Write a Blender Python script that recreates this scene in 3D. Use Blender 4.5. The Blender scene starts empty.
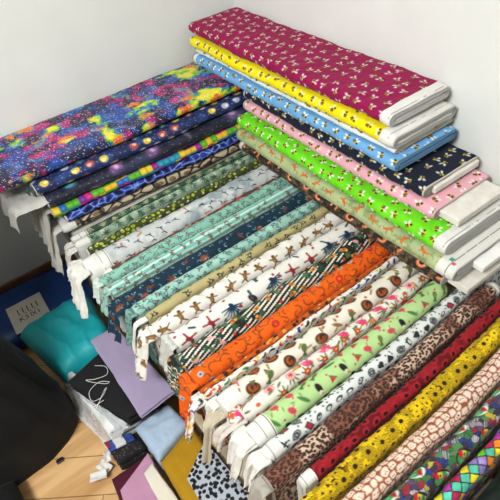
import bpy, math, random
import numpy as np
from mathutils import Matrix, Vector
C = bpy.context.scene.collection
SC = bpy.context.scene
# ------------------------------------------------------------------ camera, world, lights, exposure
cam_d = bpy.data.cameras.new('camera'); cam_d.sensor_width = 36; cam_d.lens = 35.42; cam_d.clip_start = .02
cam = bpy.data.objects.new('camera', cam_d); C.objects.link(cam); SC.camera = cam
CAM = (-1.2206, -1.95, 1.62)
cam.matrix_world = Matrix(((0.80624, 0.47170, -0.35704, CAM[0]), (-0.58116, 0.51871, -0.62705, CAM[1]),
                           (-0.11057, 0.71305, 0.69234, CAM[2]), (0, 0, 0, 1)))
SC.view_settings.view_transform = 'Standard'
try: SC.view_settings.look = 'None'
except Exception: pass
SC.view_settings.gamma = 1; SC.view_settings.exposure = 0.06; SC.view_settings.use_curve_mapping = False
wd = bpy.data.worlds.new('room_light'); SC.world = wd; wd.use_nodes = True
wd.node_tree.nodes['Background'].inputs[0].default_value = (.97, 1, .99, 1)
wd.node_tree.nodes['Background'].inputs[1].default_value = .24
def area(name, loc, target, sx, sy, power, col):
    l = bpy.data.lights.new(name, 'AREA'); l.shape = 'RECTANGLE'; l.size = sx; l.size_y = sy; l.energy = power; l.color = col
    o = bpy.data.objects.new(name, l); C.objects.link(o); o.location = loc
    o.rotation_euler = (Vector(target) - Vector(loc)).to_track_quat('-Z', 'Y').to_euler()
    return o
area('ceiling_lamp', (-2.3, -1.75, 2.62), (-.6, -.8, .5), 1.0, .7, 132, (.985, 1, .985))

# ------------------------------------------------------------------ numpy helpers
def lin(c):
    c = np.clip(np.asarray(c, float) / 255., 0, 1)
    return np.where(c <= .04045, c / 12.92, ((c + .055) / 1.055) ** 2.4)
def hsh(ix, iy, seed=0):
    with np.errstate(over='ignore'):
        h = (ix.astype(np.int64) * 374761393 + iy.astype(np.int64) * 668265263 + np.int64(seed) * 1274126177) & 0xffffffff
        h = ((h ^ (h >> 13)) * 1274126177) & 0xffffffff
        h = ((h ^ (h >> 16)) * 2246822519) & 0xffffffff
        h = h ^ (h >> 15)
    return (h & 0xffffff) / float(0x1000000)
def vnoise(x, y, seed=0):
    ix = np.floor(x); iy = np.floor(y); fx = x - ix; fy = y - iy
    fx = fx * fx * (3 - 2 * fx); fy = fy * fy * (3 - 2 * fy)
    a = hsh(ix, iy, seed); b = hsh(ix + 1, iy, seed); c = hsh(ix, iy + 1, seed); d = hsh(ix + 1, iy + 1, seed)
    return a + (b - a) * fx + (c - a) * fy + (a - b - c + d) * fx * fy
def fbm(x, y, seed=0, o=4):
    s = 0; a = .5
    for i in range(o):
        s = s + a * vnoise(x, y, seed + i * 17); x = x * 2.03; y = y * 2.03; a *= .5
    return s / (1 - .5 ** o)
def sst(e0, e1, x):
    t = np.clip((x - e0) / (e1 - e0), 0, 1); return t * t * (3 - 2 * t)
def vor(x, y, seed=0, j=.9):
    ix = np.floor(x); iy = np.floor(y)
    f1 = np.full(x.shape, 9.); f2 = np.full(x.shape, 9.); idd = np.zeros(x.shape); px = np.zeros(x.shape); py = np.zeros(x.shape)
    for dx in (-1, 0, 1):
        for dy in (-1, 0, 1):
            cx = ix + dx; cy = iy + dy
            qx = cx + .5 + j * (hsh(cx, cy, seed) - .5); qy = cy + .5 + j * (hsh(cx, cy, seed + 5) - .5)
            d = np.hypot(x - qx, y - qy); n = d < f1
            f2 = np.where(n, f1, np.minimum(f2, d))
            px = np.where(n, x - qx, px); py = np.where(n, y - qy, py)
            idd = np.where(n, hsh(cx, cy, seed + 11), idd); f1 = np.where(n, d, f1)
    return f1, f2, idd, px, py

class Pt:                                   # a painter of cloth prints: u along the bolt, v around it, in metres
    def __init__(s, u, v, base):
        s.u = u; s.v = v; s.c = np.zeros(u.shape + (3,)) + np.array(base, float)
    def mix(s, a, col):
        col = np.array(col, float); a = np.clip(a, 0, 1)
        s.c = s.c * (1 - a[..., None]) + col * a[..., None]
    def mottle(s, sc, amt, seed=3):
        s.c *= (1 + amt * (fbm(s.u * sc, s.v * sc, seed) - .5))[..., None]
    def scat(s, cu, cv, seed, jit=.25, rot=None, off=0., spread=6.3):
        row = np.floor(s.v / cv + off); uu = s.u / cu + .5 * (row % 2) + off * .37
        col = np.floor(uu)
        r1 = hsh(col, row, seed); r2 = hsh(col, row, seed + 3); r3 = hsh(col, row, seed + 7); r4 = hsh(col, row, seed + 9)
        x = (uu - col - .5 - jit * (r1 - .5)) * cu; y = (s.v / cv + off - row - .5 - jit * (r2 - .5)) * cv
        a = (r3 * spread) if rot is None else rot + (r3 - .5) * spread * (0 if spread == 6.3 else 1)
        ca, sa = np.cos(a), np.sin(a)
        return x * ca + y * sa, -x * sa + y * ca, r4
    def ell(s, x, y, cx, cy, rx, ry, col, ang=0, m=None, soft=.0011):
        ca, sa = math.cos(ang), math.sin(ang)
        X = ((x - cx) * ca + (y - cy) * sa) / rx; Y = (-(x - cx) * sa + (y - cy) * ca) / ry
        d = (np.hypot(X, Y) - 1) * min(rx, ry)
        a = 1 - sst(-soft, soft, d)
        if m is not None: a = a * m
        s.mix(a, col); return a
    def seg(s, x, y, x0, y0, x1, y1, w, col, m=None, w1=None, soft=.0011):
        dx, dy = x1 - x0, y1 - y0; t = np.clip(((x - x0) * dx + (y - y0) * dy) / (dx * dx + dy * dy), 0, 1)
        ww = w if w1 is None else w + (w1 - w) * t
        d = np.hypot(x - x0 - t * dx, y - y0 - t * dy) - ww
        a = 1 - sst(-soft, soft, d)
        if m is not None: a = a * m
        s.mix(a, col)
    def poly(s, x, y, pts, col, m=None, soft=.001):        # convex, counter-clockwise
        d = np.full(x.shape, -1.)
        for (x0, y0), (x1, y1) in zip(pts, pts[1:] + pts[:1]):
            L = math.hypot(x1 - x0, y1 - y0); d = np.maximum(d, ((y1 - y0) * (x - x0) - (x1 - x0) * (y - y0)) / L)
        a = 1 - sst(-soft, soft, d)
        if m is not None: a = a * m
        s.mix(a, col)
    def arc(s, x, y, cx, cy, r, w, a0, a1, col, m=None):
        X = x - cx; Y = y - cy; an = np.arctan2(Y, X); mid = (a0 + a1) / 2; h = (a1 - a0) / 2
        da = np.abs((an - mid + math.pi) % (2 * math.pi) - math.pi)
        a = (1 - sst(-.001, .001, np.abs(np.hypot(X, Y) - r) - w)) * (1 - sst(h - .15, h + .15, da))
        if m is not None: a = a * m
        s.mix(a, col)
def big(pat, k):
    return lambda u, v: pat(u / k, v / k)
def sel(r, a, b): return ((r >= a) & (r < b)).astype(float)

# ------------------------------------------------------------------ cloth prints
WH = (236, 234, 228)
def bees(base, body, wing, dark=(25, 22, 20)):
    def f(u, v):
        p = Pt(u, v, base); p.mottle(14, .12)
        x, y, r = p.scat(.047, .043, 21, .4)
        x = x * .58; y = y * .58
        p.ell(x, y, -.0032, .0040, .0022, .0042, wing, .5); p.ell(x, y, .0034, .0038, .0020, .0040, wing, -.5)
        p.ell(x, y, 0, -.0018, .0054, .0036, body); p.seg(x, y, -.0012, -.004, -.0012, .001, .0011, dark)
        p.ell(x, y, .0048, -.0016, .0022, .0022, dark); p.seg(x, y, -.0048, -.003, -.004, .001, .0009, dark)
        return p.c
    return f
def plain(col, amt=.1):
    def f(u, v):
        p = Pt(u, v, col); p.mottle(20, amt); return p.c
    return f
def selv(col=(232, 230, 224), line=(70, 70, 72)):
    def f(u, v):
        p = Pt(u, v, col); p.mottle(25, .1)
        p.mix((np.abs(np.abs(u) - .004) < .0012).astype(float) * .8, line)
        p.mix((np.abs(np.abs(u) - .03) < .0010).astype(float) * .5 * (fbm(u * 40, v * 60, 4) > .45), line)
        return p.c
    return f
def p_fox(u, v):
    p = Pt(u, v, (176, 190, 138)); p.mottle(30, .2)
    n = fbm(u * 60, v * 60, 5); p.mix(sst(.60, .68, n) * .5, (120, 130, 80))
    x, y, r = p.scat(.05, .045, 8, .2, None)
    p.arc(x, y, 0, .012, .014, .0008, 3.4, 6.0, (150, 90, 40))
    p.ell(x, y, 0, 0, .0085, .0038, (214, 108, 44)); p.seg(x, y, -.008, .001, -.017, .006, .0028, (204, 96, 40), w1=.001)
    p.ell(x, y, .010, .003, .0036, .0030, (220, 120, 56)); p.seg(x, y, -.004, -.002, -.008, -.009, .0011, (190, 90, 40)); p.seg(x, y, .004, -.002, .009, -.009, .0011, (190, 90, 40))
    p.ell(x, y, -.0165, .006, .002, .002, (240, 230, 210)); return p.c
def p_darkfox(u, v):
    p = Pt(u, v, (44, 38, 30)); n = fbm(u * 120, v * 120, 5); p.mix(sst(.52, .64, n) * .75, (112, 96, 70)); p.mix(sst(.7, .78, fbm(u * 90, v * 90, 15)), (150, 120, 80))
    x, y, r = p.scat(.06, .045, 13, .3)
    p.arc(x, y, 0, 0, .0105, .0042, .4, 4.6, (206, 104, 58)); p.arc(x, y, 0, 0, .0095, .0012, .9, 4.2, (240, 180, 140))
    p.ell(x, y, .009, .006, .004, .003, (214, 120, 70)); p.ell(x, y, -.004, -.009, .002, .002, (240, 220, 200))
    x, y, r = p.scat(.045, .04, 33, .3, off=.5); p.ell(x, y, 0, 0, .004, .004, (180, 96, 60), m=sel(r, 0, .5)); return p.c
def p_galaxy(u, v):
    p = Pt(u, v, (30, 22, 70)); wob = .012 * (fbm(u * 40, v * 40, 11) - .5); U = u + wob; V = v + .012 * (fbm(u * 40, v * 40, 12) - .5)
    n = fbm(U * 14, V * 16, 47, 4); n2 = fbm(U * 13 + 5, V * 13, 57, 5); n3 = fbm(U * 15, V * 16 + 3, 73, 4); d = fbm(u * 24, v * 24, 91, 4)
    p.mix(sst(.42, .60, n2) * .8, (70, 50, 150)); p.mix(sst(.44, .56, n3), (176, 22, 104)); p.mix(sst(.52, .64, 1 - n3) * .8, (24, 84, 170)); p.mix(sst(.51, .58, n) * .9, (40, 130, 196))
    p.mix(sst(.53, .60, d) * .75, (24, 16, 48)); p.mix(sst(.57, .63, n), (120, 196, 30)); p.mix(sst(.63, .69, n), (236, 224, 40)); p.mix(sst(.57, .64, n) * sst(.48, .55, n3), (238, 110, 24))
    p.mix(sst(.62, .72, fbm(u * 30, v * 30, 7)) * .25, (220, 190, 230))
    for cc, sd in ((.011, 3), (.013, 23)):
        x, y, r = p.scat(cc, cc, sd, .8); p.mix((np.hypot(x, y) < .0006 + .0016 * r ** 4).astype(float) * .9, (244, 244, 250))
    return p.c
def p_planet(u, v):
    p = Pt(u, v, (24, 40, 92)); p.mottle(40, .7); p.mix(sst(.58, .7, fbm(u * 30, v * 30, 2)) * .6, (40, 80, 150))
    x, y, r = p.scat(.043, .034, 5, .2)
    for a, b, c1, c2 in ((0, .3, (222, 190, 60), (250, 236, 160)), (.3, .5, (60, 120, 130), (130, 190, 190)), (.5, .68, (190, 70, 56), (236, 190, 170)), (.68, .85, (196, 190, 210), (240, 240, 250))):
        m = sel(r, a, b); p.ell(x, y, 0, 0, .0115, .0115, c1, m=m); p.ell(x, y, .003, .003, .006, .005, c2, m=m)
        p.arc(x, y, 0, 0, .014, .0008, 0, 6.2, (120, 130, 180), m=m * .5)
    x, y, r = p.scat(.016, .016, 3, .8); p.ell(x, y, 0, 0, .0012, .0012, (200, 210, 240)); return p.c
def p_nebula(u, v):
    p = Pt(u, v, (22, 24, 44)); n = fbm(u * 14, v * 14, 9); p.mix(sst(.45, .7, n) * .8, (52, 62, 96))
    x, y, r = p.scat(.10, .050, 6, .3); d = np.hypot(x, y * 1.3); tw = .5 + .5 * np.cos(2 * np.arctan2(y, x) - d * 240)
    g = sst(.034, .004, d) if False else 1 - sst(.006, .034, d); g = g * (.35 + .65 * fbm(u * 110, v * 110, 31)); m = sel(r, 0, .55)
    p.mix(g * m * (.5 + .5 * tw) * 1.4, (170, 110, 180)); p.mix((1 - sst(.002, .012, d)) * m, (230, 190, 225))
    m = sel(r, .55, .8); p.mix((1 - sst(.0, .022, d)) * m, (90, 180, 215)); m = sel(r, .8, 1.); p.mix((1 - sst(.0, .012, np.hypot(x * .35, y))) * m, (120, 120, 130))
    x, y, r = p.scat(.016, .016, 3, .8); p.ell(x, y, 0, 0, .0010, .0010, (170, 180, 210)); return p.c
def p_brick(u, v):
    B = .0145; row = np.floor(v / B); uu = u / (B * 2) + .5 * (hsh(row, row * 0, 3) > .5); col = np.floor(uu)
    vert = hsh(np.floor(u / (B * 2)), np.floor(v / (B * 2)), 4) > .5
    i1 = hsh(col, row, 5); i2 = hsh(np.floor(u / B), np.floor(v / (2 * B)), 6); i = np.where(vert, i2, i1)
    pal = np.array([(240, 190, 40), (146, 40, 150), (36, 150, 180), (90, 180, 40), (214, 40, 130), (240, 210, 50), (40, 110, 190), (120, 50, 160)], float)
    p = Pt(u, v, (0, 0, 0)); p.c = pal[(i * 7.99).astype(int)]
    fu = u / B - np.floor(u / B); fv = v / B - row
    p.mix((np.hypot(fu - .5, fv - .5) < .27) * .14, (255, 255, 255)); e = np.minimum(np.minimum(fu, 1 - fu), np.minimum(fv, 1 - fv)); p.mix((e < .06) * .22, (40, 20, 50)); return p.c
def p_bolt(u, v):
    p = Pt(u, v, (48, 64, 160)); f1, f2, i, a, b = vor(u * 36 + .5 * fbm(u * 50, v * 50, 3), v * 46, 4); e = f2 - f1
    p.mix(sst(.3, .6, e), (16, 20, 44)); p.mix((1 - sst(.03, .16, e)), (128, 160, 236)); p.mix((1 - sst(.01, .05, e)) * (i > .6), (230, 236, 250)); return p.c
def p_snake(u, v):
    p = Pt(u, v, (196, 180, 152)); f1, f2, i, a, b = vor(u * 24, v * 40, 6); e = f2 - f1
    p.mix((f1 < .28) * (i > .35), (130, 104, 78)); p.mix((1 - sst(.1, .22, e)), (44, 36, 30)); p.mix(sst(.6, .7, fbm(u * 50, v * 50, 2)) * .7, (60, 48, 38)); return p.c
def leaves(base, cols, n=.032, seed=5):
    def f(u, v):
        p = Pt(u, v, base); p.mottle(40, .4)
        for k, (c, o) in enumerate(zip(cols, (0, .5, .25, .75))):
            x, y, r = p.scat(n, n * .9, seed + k * 7, .4, off=o)
            for a in (-.9, -.3, .3, .9): p.seg(x, y, 0, -.008, .013 * math.sin(a), -.008 + .018 * math.cos(a), .0022, c, w1=.0008)
        return p.c
    return f
def p_dots(u, v):
    p = Pt(u, v, (64, 72, 40)); x, y, r = p.scat(.02, .018, 7, .3); p.ell(x, y, 0, 0, .0072, .0056, (180, 190, 50), m=sel(r, 0, .5)); p.ell(x, y, 0, 0, .003, .003, (70, 110, 40), m=sel(r, 0, .3)); p.ell(x, y, 0, 0, .006, .004, (96, 130, 90), m=sel(r, .5, .8))
    x, y, r = p.scat(.03, .024, 9, .3, off=.5); p.ell(x, y, 0, 0, .005, .004, (230, 220, 160), m=sel(r, 0, .5)); return p.c
def p_crane(u, v):
    p = Pt(u, v, (204, 208, 208)); n = fbm(u * 14, v * 18, 3); p.mix(sst(.5, .66, n) * .7, (138, 156, 166)); p.mix(sst(.6, .7, fbm(u * 26, v * 30, 9)) * .6, (232, 234, 232))
    x, y, r = p.scat(.040, .034, 4, .35, rot=.5, spread=1.2)
    p.seg(x, y, -.011, .004, -.002, 0, .0011, (40, 42, 46)); p.seg(x, y, -.002, 0, .008, .005, .0016, (40, 42, 46), w1=.0007); p.seg(x, y, 0, -.004, 0, .0012, .0013, (60, 60, 64)); p.ell(x, y, .010, .006, .0016, .0014, (190, 70, 50))
    x, y, r = p.scat(.07, .05, 14, .3, off=.5); p.seg(x, y, -.008, 0, .006, .006, .0018, (196, 116, 70), m=sel(r, 0, .6)); p.ell(x, y, .004, .003, .003, .002, (214, 90, 60), m=sel(r, 0, .4)); x, y, r = p.scat(.036, .03, 165, .4, off=.25, rot=.5, spread=1.2); m = sel(r, 0, .55); p.seg(x, y, -.007, .003, 0, 0, .0010, (36, 38, 42), m=m); p.seg(x, y, 0, 0, .006, .004, .0013, (36, 38, 42), m=m); return p.c
def p_rust(u, v):
    p = Pt(u, v, (96, 66, 56)); f1, f2, i, a, b = vor(u * 45, v * 45, 8); p.mix((f1 < .33) * (i < .3), (190, 64, 52)); p.mix((f1 < .3) * (i > .7), (160, 140, 120)); p.mix((f1 < .2) * (i > .4) * (i < .6), (40, 34, 34)); return p.c
def critters(base, dots, cell=.026, stripe=None, seed=5, r0=.005):
    def f(u, v):
        p = Pt(u, v, base); p.mottle(30, .15)
        if stripe:
            s = v / stripe[0]; p.mix((np.abs(s - np.floor(s) - .5) < .22).astype(float) * .85, stripe[1])
        for k, (c, c2) in enumerate(dots):
            x, y, r = p.scat(cell, cell * .9, seed + k * 5, .4, off=k / len(dots)); m = sel(r, 0, .85)
            p.ell(x, y, 0, 0, r0, r0 * .62, c, m=m); p.ell(x, y, r0 * .8, r0 * .5, r0 * .5, r0 * .45, c, m=m)
            p.seg(x, y, -r0, 0, -r0 * 1.8, r0 * .8, r0 * .2, c, m=m); p.seg(x, y, -r0 * .4, -r0 * .3, -r0 * .7, -r0 * 1.3, r0 * .2, c, m=m); p.seg(x, y, r0 * .4, -r0 * .3, r0 * .7, -r0 * 1.3, r0 * .2, c, m=m)
            p.ell(x, y, r0 * .1, -r0 * .05, r0 * .45, r0 * .3, c2, m=m)
        return p.c
    return f
def p_octo(u, v):
    p = Pt(u, v, (20, 48, 66)); p.mottle(30, .4)
    x, y, r = p.scat(.085, .05, 4, .2); m = sel(r, 0, .75); p.ell(x, y, 0, .003, .009, .008, (150, 78, 52), m=m)
    for a in (-1.2, -.5, .2, .9): p.seg(x, y, 0, -.002, .014 * math.sin(a), -.014 * math.cos(a), .0024, (132, 66, 46), m=m, w1=.001)
    x, y, r = p.scat(.022, .02, 9, .5, off=.5); p.arc(x, y, 0, 0, .0042, .0009, 0, 3.6, (120, 170, 178), m=sel(r, 0, .7)); p.ell(x, y, .004, 0, .0014, .0014, (200, 215, 210), m=sel(r, .3, .8)); x, y, r = p.scat(.05, .04, 165, .3, off=.3); m = sel(r, 0, .4); p.ell(x, y, 0, 0, .007, .005, (112, 62, 46), m=m); p.seg(x, y, .004, 0, .012, -.004, .002, (112, 62, 46), m=m); return p.c
def p_monkey(u, v):
    p = Pt(u, v, (234, 230, 222)); x, y, r = p.scat(.041, .036, 6, .25); c = (126, 88, 46); d = (70, 48, 28)
    p.ell(x, y, 0, 0, .0085, .0048, c); p.ell(x, y, .0095, .004, .0042, .004, c); p.ell(x, y, .011, .0045, .002, .002, d)
    p.seg(x, y, -.007, 0, -.016, .007, .0012, d); p.seg(x, y, -.005, -.002, -.011, -.009, .0018, c); p.seg(x, y, .004, -.002, .010, -.008, .0018, c); p.seg(x, y, .004, .003, .003, .012, .0016, c); p.ell(x, y, 0, -.001, .004, .0018, (170, 130, 80)); return p.c
def p_peacock(u, v):
    p = Pt(u, v, (236, 233, 226)); x, y, r = p.scat(.047, .043, 6, .12, rot=.6, spread=1.2)
    m = sel(r, 0, .40)
    for a in np.linspace(-.7, 2.2, 9): p.seg(x, y, -.004, -.006, -.004 + .021 * math.sin(a), -.006 + .021 * math.cos(a), .0019, (28, 56, 84), m=m, w1=.0009)
    p.ell(x, y, -.006, -.008, .005, .0035, (24, 50, 70), m=m); p.ell(x, y, .012, -.012, .0035, .0035, (150, 50, 60), m=m)
    m = sel(r, .40, .70); c = (150, 42, 44); p.ell(x, y, 0, 0, .007, .0042, c, m=m)
    for q in ((-.012, .010), (.012, .011), (-.012, -.010), (.011, -.011)): p.seg(x, y, 0, 0, q[0], q[1], .0017, c, m=m)
    p.ell(x, y, .007, .003, .0035, .003, c, m=m)
    m = sel(r, .70, 1.); p.ell(x, y, 0, 0, .011, .006, (40, 44, 60), m=m); p.seg(x, y, .006, .004, .016, .010, .003, (48, 90, 74), m=m); p.seg(x, y, -.006, -.004, -.014, -.010, .0024, (48, 90, 74), m=m); p.ell(x, y, -.002, .001, .004, .002, (130, 60, 80), m=m); x, y, r = p.scat(.034, .03, 165, .4, off=.5); p.seg(x, y, -.005, 0, .005, .003, .0022, (50, 84, 76), m=sel(r, 0, .3)); p.ell(x, y, 0, 0, .003, .0026, (150, 50, 56), m=sel(r, .3, .5)); p.seg(x, y, -.004, -.003, .004, .002, .0018, (44, 48, 64), m=sel(r, .5, .7)); return p.c
def p_stripe(u, v):
    w = .011; q = (v + .35 * u) / w; p = Pt(u, v, (30, 36, 30)); p.mix((q - np.floor(q) < .42).astype(float) * (fbm(u * 26, v * 26, 6) < .62), (228, 224, 210))
    for sd, of, c in ((15, 0, (46, 84, 62)), (35, .4, (36, 66, 52)), (45, .7, (84, 112, 70))):
        x, y, r = p.scat(.036, .032, sd, .5, off=of)
        for a in (-1., -.4, .3, .9): p.seg(x, y, 0, -.009, .012 * math.sin(a), -.009 + .016 * math.cos(a), .0030, c, w1=.0008, m=sel(r, 0, .62))
    x, y, r = p.scat(.032, .027, 25, .3, off=.5); m = sel(r, 0, .45); p.ell(x, y, 0, 0, .008, .005, (204, 126, 44), m=m); p.ell(x, y, .006, .004, .004, .004, (226, 160, 70), m=m); p.ell(x, y, .002, 0, .002, .003, (110, 50, 60), m=m)
    m = sel(r, .5, .72); p.ell(x, y, 0, 0, .007, .005, (226, 166, 160), m=m); p.seg(x, y, .005, .002, .008, .010, .0014, (226, 166, 160), m=m); m = sel(r, .72, .85); p.ell(x, y, 0, 0, .004, .004, (190, 60, 50), m=m); return p.c
def p_orange(u, v):
    p = Pt(u, v, (238, 98, 12)); p.mottle(30, .15); x, y, r = p.scat(.029, .025, 15, .3)
    p.arc(x, y, 0, 0, .010, .0013, .4, 3.4, (120, 60, 36), m=sel(r, 0, .6)); p.arc(x, y, .004, -.008, .007, .0012, 3.6, 6.2, (112, 70, 60), m=sel(r, .2, .7)); p.seg(x, y, -.008, -.004, .004, .006, .001, (90, 60, 50), m=sel(r, .6, .75))
    m = sel(r, .75, .9); p.ell(x, y, 0, 0, .0058, .0058, (176, 190, 196), m=m); p.ell(x, y, 0, 0, .0024, .0024, (60, 80, 110), m=m); m = sel(r, .9, 1); p.arc(x, y, 0, 0, .006, .002, 0, 6.3, (200, 30, 40), m=m)
    x, y, r = p.scat(.024, .02, 25, .4, off=.5); p.ell(x, y, 0, 0, .0026, .0038, (170, 30, 40), m=sel(r, 0, .2)); p.arc(x, y, 0, 0, .006, .0011, 1., 4., (128, 66, 30), m=sel(r, .2, .9)); return p.c
def p_rustflor(u, v):
    p = Pt(u, v, (190, 84, 26)); f1, f2, i, a, b = vor(u * 60, v * 60, 8); p.mix((f1 < .34) * (i < .4), (60, 34, 24)); p.mix((f1 < .3) * (i > .7), (226, 150, 60)); p.mix((f1 < .2) * (i > .45) * (i < .6), (220, 190, 130)); return p.c
def p_toys(u, v):
    p = Pt(u, v, (236, 232, 224)); x, y, r = p.scat(.022, .020, 15, .35)
    for k, c in enumerate(((206, 70, 30), (232, 170, 30), (30, 50, 150), (60, 130, 60), (30, 28, 30), (190, 36, 40), (120, 70, 40))):
        m = sel(r, k / 7., (k + 1) / 7.); p.ell(x, y, 0, 0, .0056, .0034, c, m=m); p.seg(x, y, -.005, 0, -.009, .005, .0016, c, m=m); p.ell(x, y, .005, .003, .0026, .0026, c, m=m)
    x, y, r = p.scat(.012, .012, 35, .5); p.ell(x, y, 0, 0, .0011, .0011, (40, 36, 36), m=sel(r, 0, .35)); x, y, r = p.scat(.02, .018, 165, .4, off=.5); p.ell(x, y, 0, 0, .004, .003, (216, 96, 40), m=sel(r, 0, .25)); p.ell(x, y, 0, 0, .003, .004, (236, 190, 60), m=sel(r, .25, .45)); p.ell(x, y, 0, 0, .0022, .0022, (40, 36, 40), m=sel(r, .45, .7)); return p.c
def p_turkey(u, v):
    p = Pt(u, v, (234, 228, 212)); x, y, r = p.scat(.037, .032, 15, .2, rot=.8, spread=1.0); m = sel(r, 0, .45)
    p.ell(x, y, 0, .001, .0135, .0105, (88, 56, 36), m=m); p.ell(x, y, 0, 0, .0095, .007, (170, 92, 44), m=m); p.ell(x, y, 0, -.003, .006, .006, (70, 44, 32), m=m); p.ell(x, y, .002, -.0005, .0022, .0035, (190, 70, 40), m=m)
    m = sel(r, .45, .7); p.ell(x, y, 0, -.002, .0055, .008, (96, 110, 52), m=m)
    for a in (-.5, 0, .5): p.seg(x, y, 0, .005, .008 * math.sin(a), .014, .0014, (70, 96, 50), m=m)
    m = sel(r, .7, .85); p.ell(x, y, 0, 0, .008, .005, (222, 130, 110), m=m); p.seg(x, y, .005, .002, .008, .011, .0014, (210, 90, 100), m=m); m = sel(r, .85, 1); p.ell(x, y, 0, 0, .011, .0035, (150, 110, 60), m=m)
    x, y, r = p.scat(.022, .020, 45, .4, off=.5); p.seg(x, y, -.004, 0, .004, .002, .0018, (150, 130, 74), m=sel(r, 0, .3)); p.ell(x, y, 0, 0, .0026, .0026, (200, 90, 50), m=sel(r, .3, .5)); x, y, r = p.scat(.026, .022, 145, .4, off=.25)
    for a in (-.6, 0, .6): p.seg(x, y, 0, -.003, .006 * math.sin(a), .004, .0012, (104, 110, 60), m=sel(r, 0, .3))
    p.ell(x, y, 0, 0, .004, .0022, (166, 100, 56), m=sel(r, .3, .55)); p.ell(x, y, 0, 0, .003, .003, (206, 84, 50), m=sel(r, .55, .7)); return p.c
def p_flam(u, v):
    p = Pt(u, v, (236, 230, 218)); x, y, r = p.scat(.030, .027, 55, .3)
    for a in (-1., -.4, .3, .9): p.seg(x, y, 0, -.01, .015 * math.sin(a), -.01 + .019 * math.cos(a), .0026, (110, 116, 84), w1=.001, m=sel(r, 0, .7))
    p.ell(x, y, 0, -.004, .006, .006, (204, 74, 40), m=sel(r, .0, .35)); p.ell(x, y, 0, -.004, .0025, .0025, (240, 190, 80), m=sel(r, .0, .35)); p.ell(x, y, .002, -.004, .006, .005, (226, 150, 60), m=sel(r, .35, .5))
    x, y, r = p.scat(.043, .032, 65, .15, rot=.5, spread=.8, off=.5); m = sel(r, 0, .62); c = (222, 70, 112)
    p.ell(x, y, 0, 0, .0105, .0062, c, m=m); p.seg(x, y, -.006, 0, -.014, -.003, .003, (232, 110, 140), m=m, w1=.001); p.seg(x, y, .008, .003, .013, .010, .0018, c, m=m); p.seg(x, y, .013, .010, .018, .009, .0016, c, m=m); p.seg(x, y, 0, -.004, .001, -.015, .0009, c, m=m)
    m = sel(r, .62, .85); p.ell(x, y, 0, 0, .010, .008, (236, 170, 168), m=m); p.ell(x, y, 0, 0, .004, .004, (210, 70, 80), m=m); x, y, r = p.scat(.022, .02, 165, .4, off=.25); p.ell(x, y, 0, 0, .0042, .0036, (206, 84, 48), m=sel(r, 0, .3)); p.ell(x, y, 0, 0, .006, .0022, (96, 112, 70), m=sel(r, .3, .65)); p.ell(x, y, 0, 0, .0035, .003, (236, 170, 150), m=sel(r, .65, .8)); return p.c
def p_toucan(u, v):
    p = Pt(u, v, (184, 218, 148)); p.mottle(20, .08); x, y, r = p.scat(.033, .029, 75, .2, rot=.5, spread=1.2)
    m = sel(r, 0, .26); p.ell(x, y, 0, 0, .011, .0058, (34, 32, 34), .5, m=m); p.ell(x, y, .008, .006, .0048, .0046, (230, 226, 210), m=m); p.ell(x, y, .015, .006, .005, .0026, (220, 130, 40), m=m)
    m = sel(r, .26, .46); p.poly(x, y, [(-.007, -.006), (.008, -.004), (0, .008)], (204, 56, 60), m=m); p.seg(x, y, -.007, -.007, .008, -.005, .0014, (80, 130, 60), m=m)
    m = sel(r, .46, .62); p.ell(x, y, 0, 0, .0088, .0058, (214, 70, 90), m=m); p.seg(x, y, .006, .003, .010, .011, .0014, (214, 70, 90), m=m); p.seg(x, y, 0, -.004, 0, -.013, .0009, (200, 70, 80), m=m)
    m = sel(r, .62, .82); p.ell(x, y, 0, -.002, .0052, .0078, (116, 122, 56), m=m)
    for a in (-.5, 0, .5): p.seg(x, y, 0, .005, .007 * math.sin(a), .013, .0014, (60, 110, 60), m=m)
    m = sel(r, .82, 1); p.ell(x, y, 0, 0, .013, .004, (88, 140, 74), m=m); p.seg(x, y, -.012, 0, .012, 0, .0005, (60, 100, 60), m=m)
    x, y, r = p.scat(.022, .021, 85, .4, off=.5); p.ell(x, y, 0, 0, .0022, .0022, (196, 66, 70), m=sel(r, 0, .3)); p.ell(x, y, 0, 0, .005, .0016, (120, 160, 90), m=sel(r, .4, .7)); return p.c
def p_doodle(u, v):
    p = Pt(u, v, (222, 226, 222)); k = (44, 46, 48); x, y, r = p.scat(.026, .024, 95, .25)
    m = sel(r, 0, .3); p.ell(x, y, 0, 0, .0100, .0076, k, m=m); p.ell(x, y, 0, 0, .0085, .006, (150, 156, 156), m=m); p.arc(x, y, 0, 0, .004, .0011, 0, 6.3, k, m=m)
    m = sel(r, .3, .48); p.poly(x, y, [(-.009, -.006), (.009, -.006), (.009, .006), (-.009, .006)], k, m=m); p.poly(x, y, [(-.007, -.0045), (.007, -.0045), (.007, .0045), (-.007, .0045)], (66, 120, 118), m=m * sel(r, .3, .40)); p.poly(x, y, [(-.007, -.0045), (.007, -.0045), (.007, .0045), (-.007, .0045)], (176, 44, 58), m=m * sel(r, .40, .48))
    m = sel(r, .48, .66); p.ell(x, y, -.003, .002, .0045, .0045, k, m=m); p.ell(x, y, .003, .002, .0045, .0045, k, m=m); p.poly(x, y, [(-.007, 0), (0, -.009), (.007, 0)], k, m=m)
    m = sel(r, .66, .82); p.seg(x, y, -.008, 0, .008, 0, .0016, k, m=m); p.seg(x, y, 0, -.007, 0, .007, .0012, k, m=m); m = sel(r, .82, 1); p.ell(x, y, 0, 0, .005, .008, k, m=m); p.ell(x, y, .001, .001, .0028, .005, (220, 224, 220), m=m)
    x, y, r = p.scat(.010, .009, 105, .5, off=.5); p.ell(x, y, 0, 0, .0019, .0015, k, m=sel(r, 0, .5)); return p.c
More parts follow.
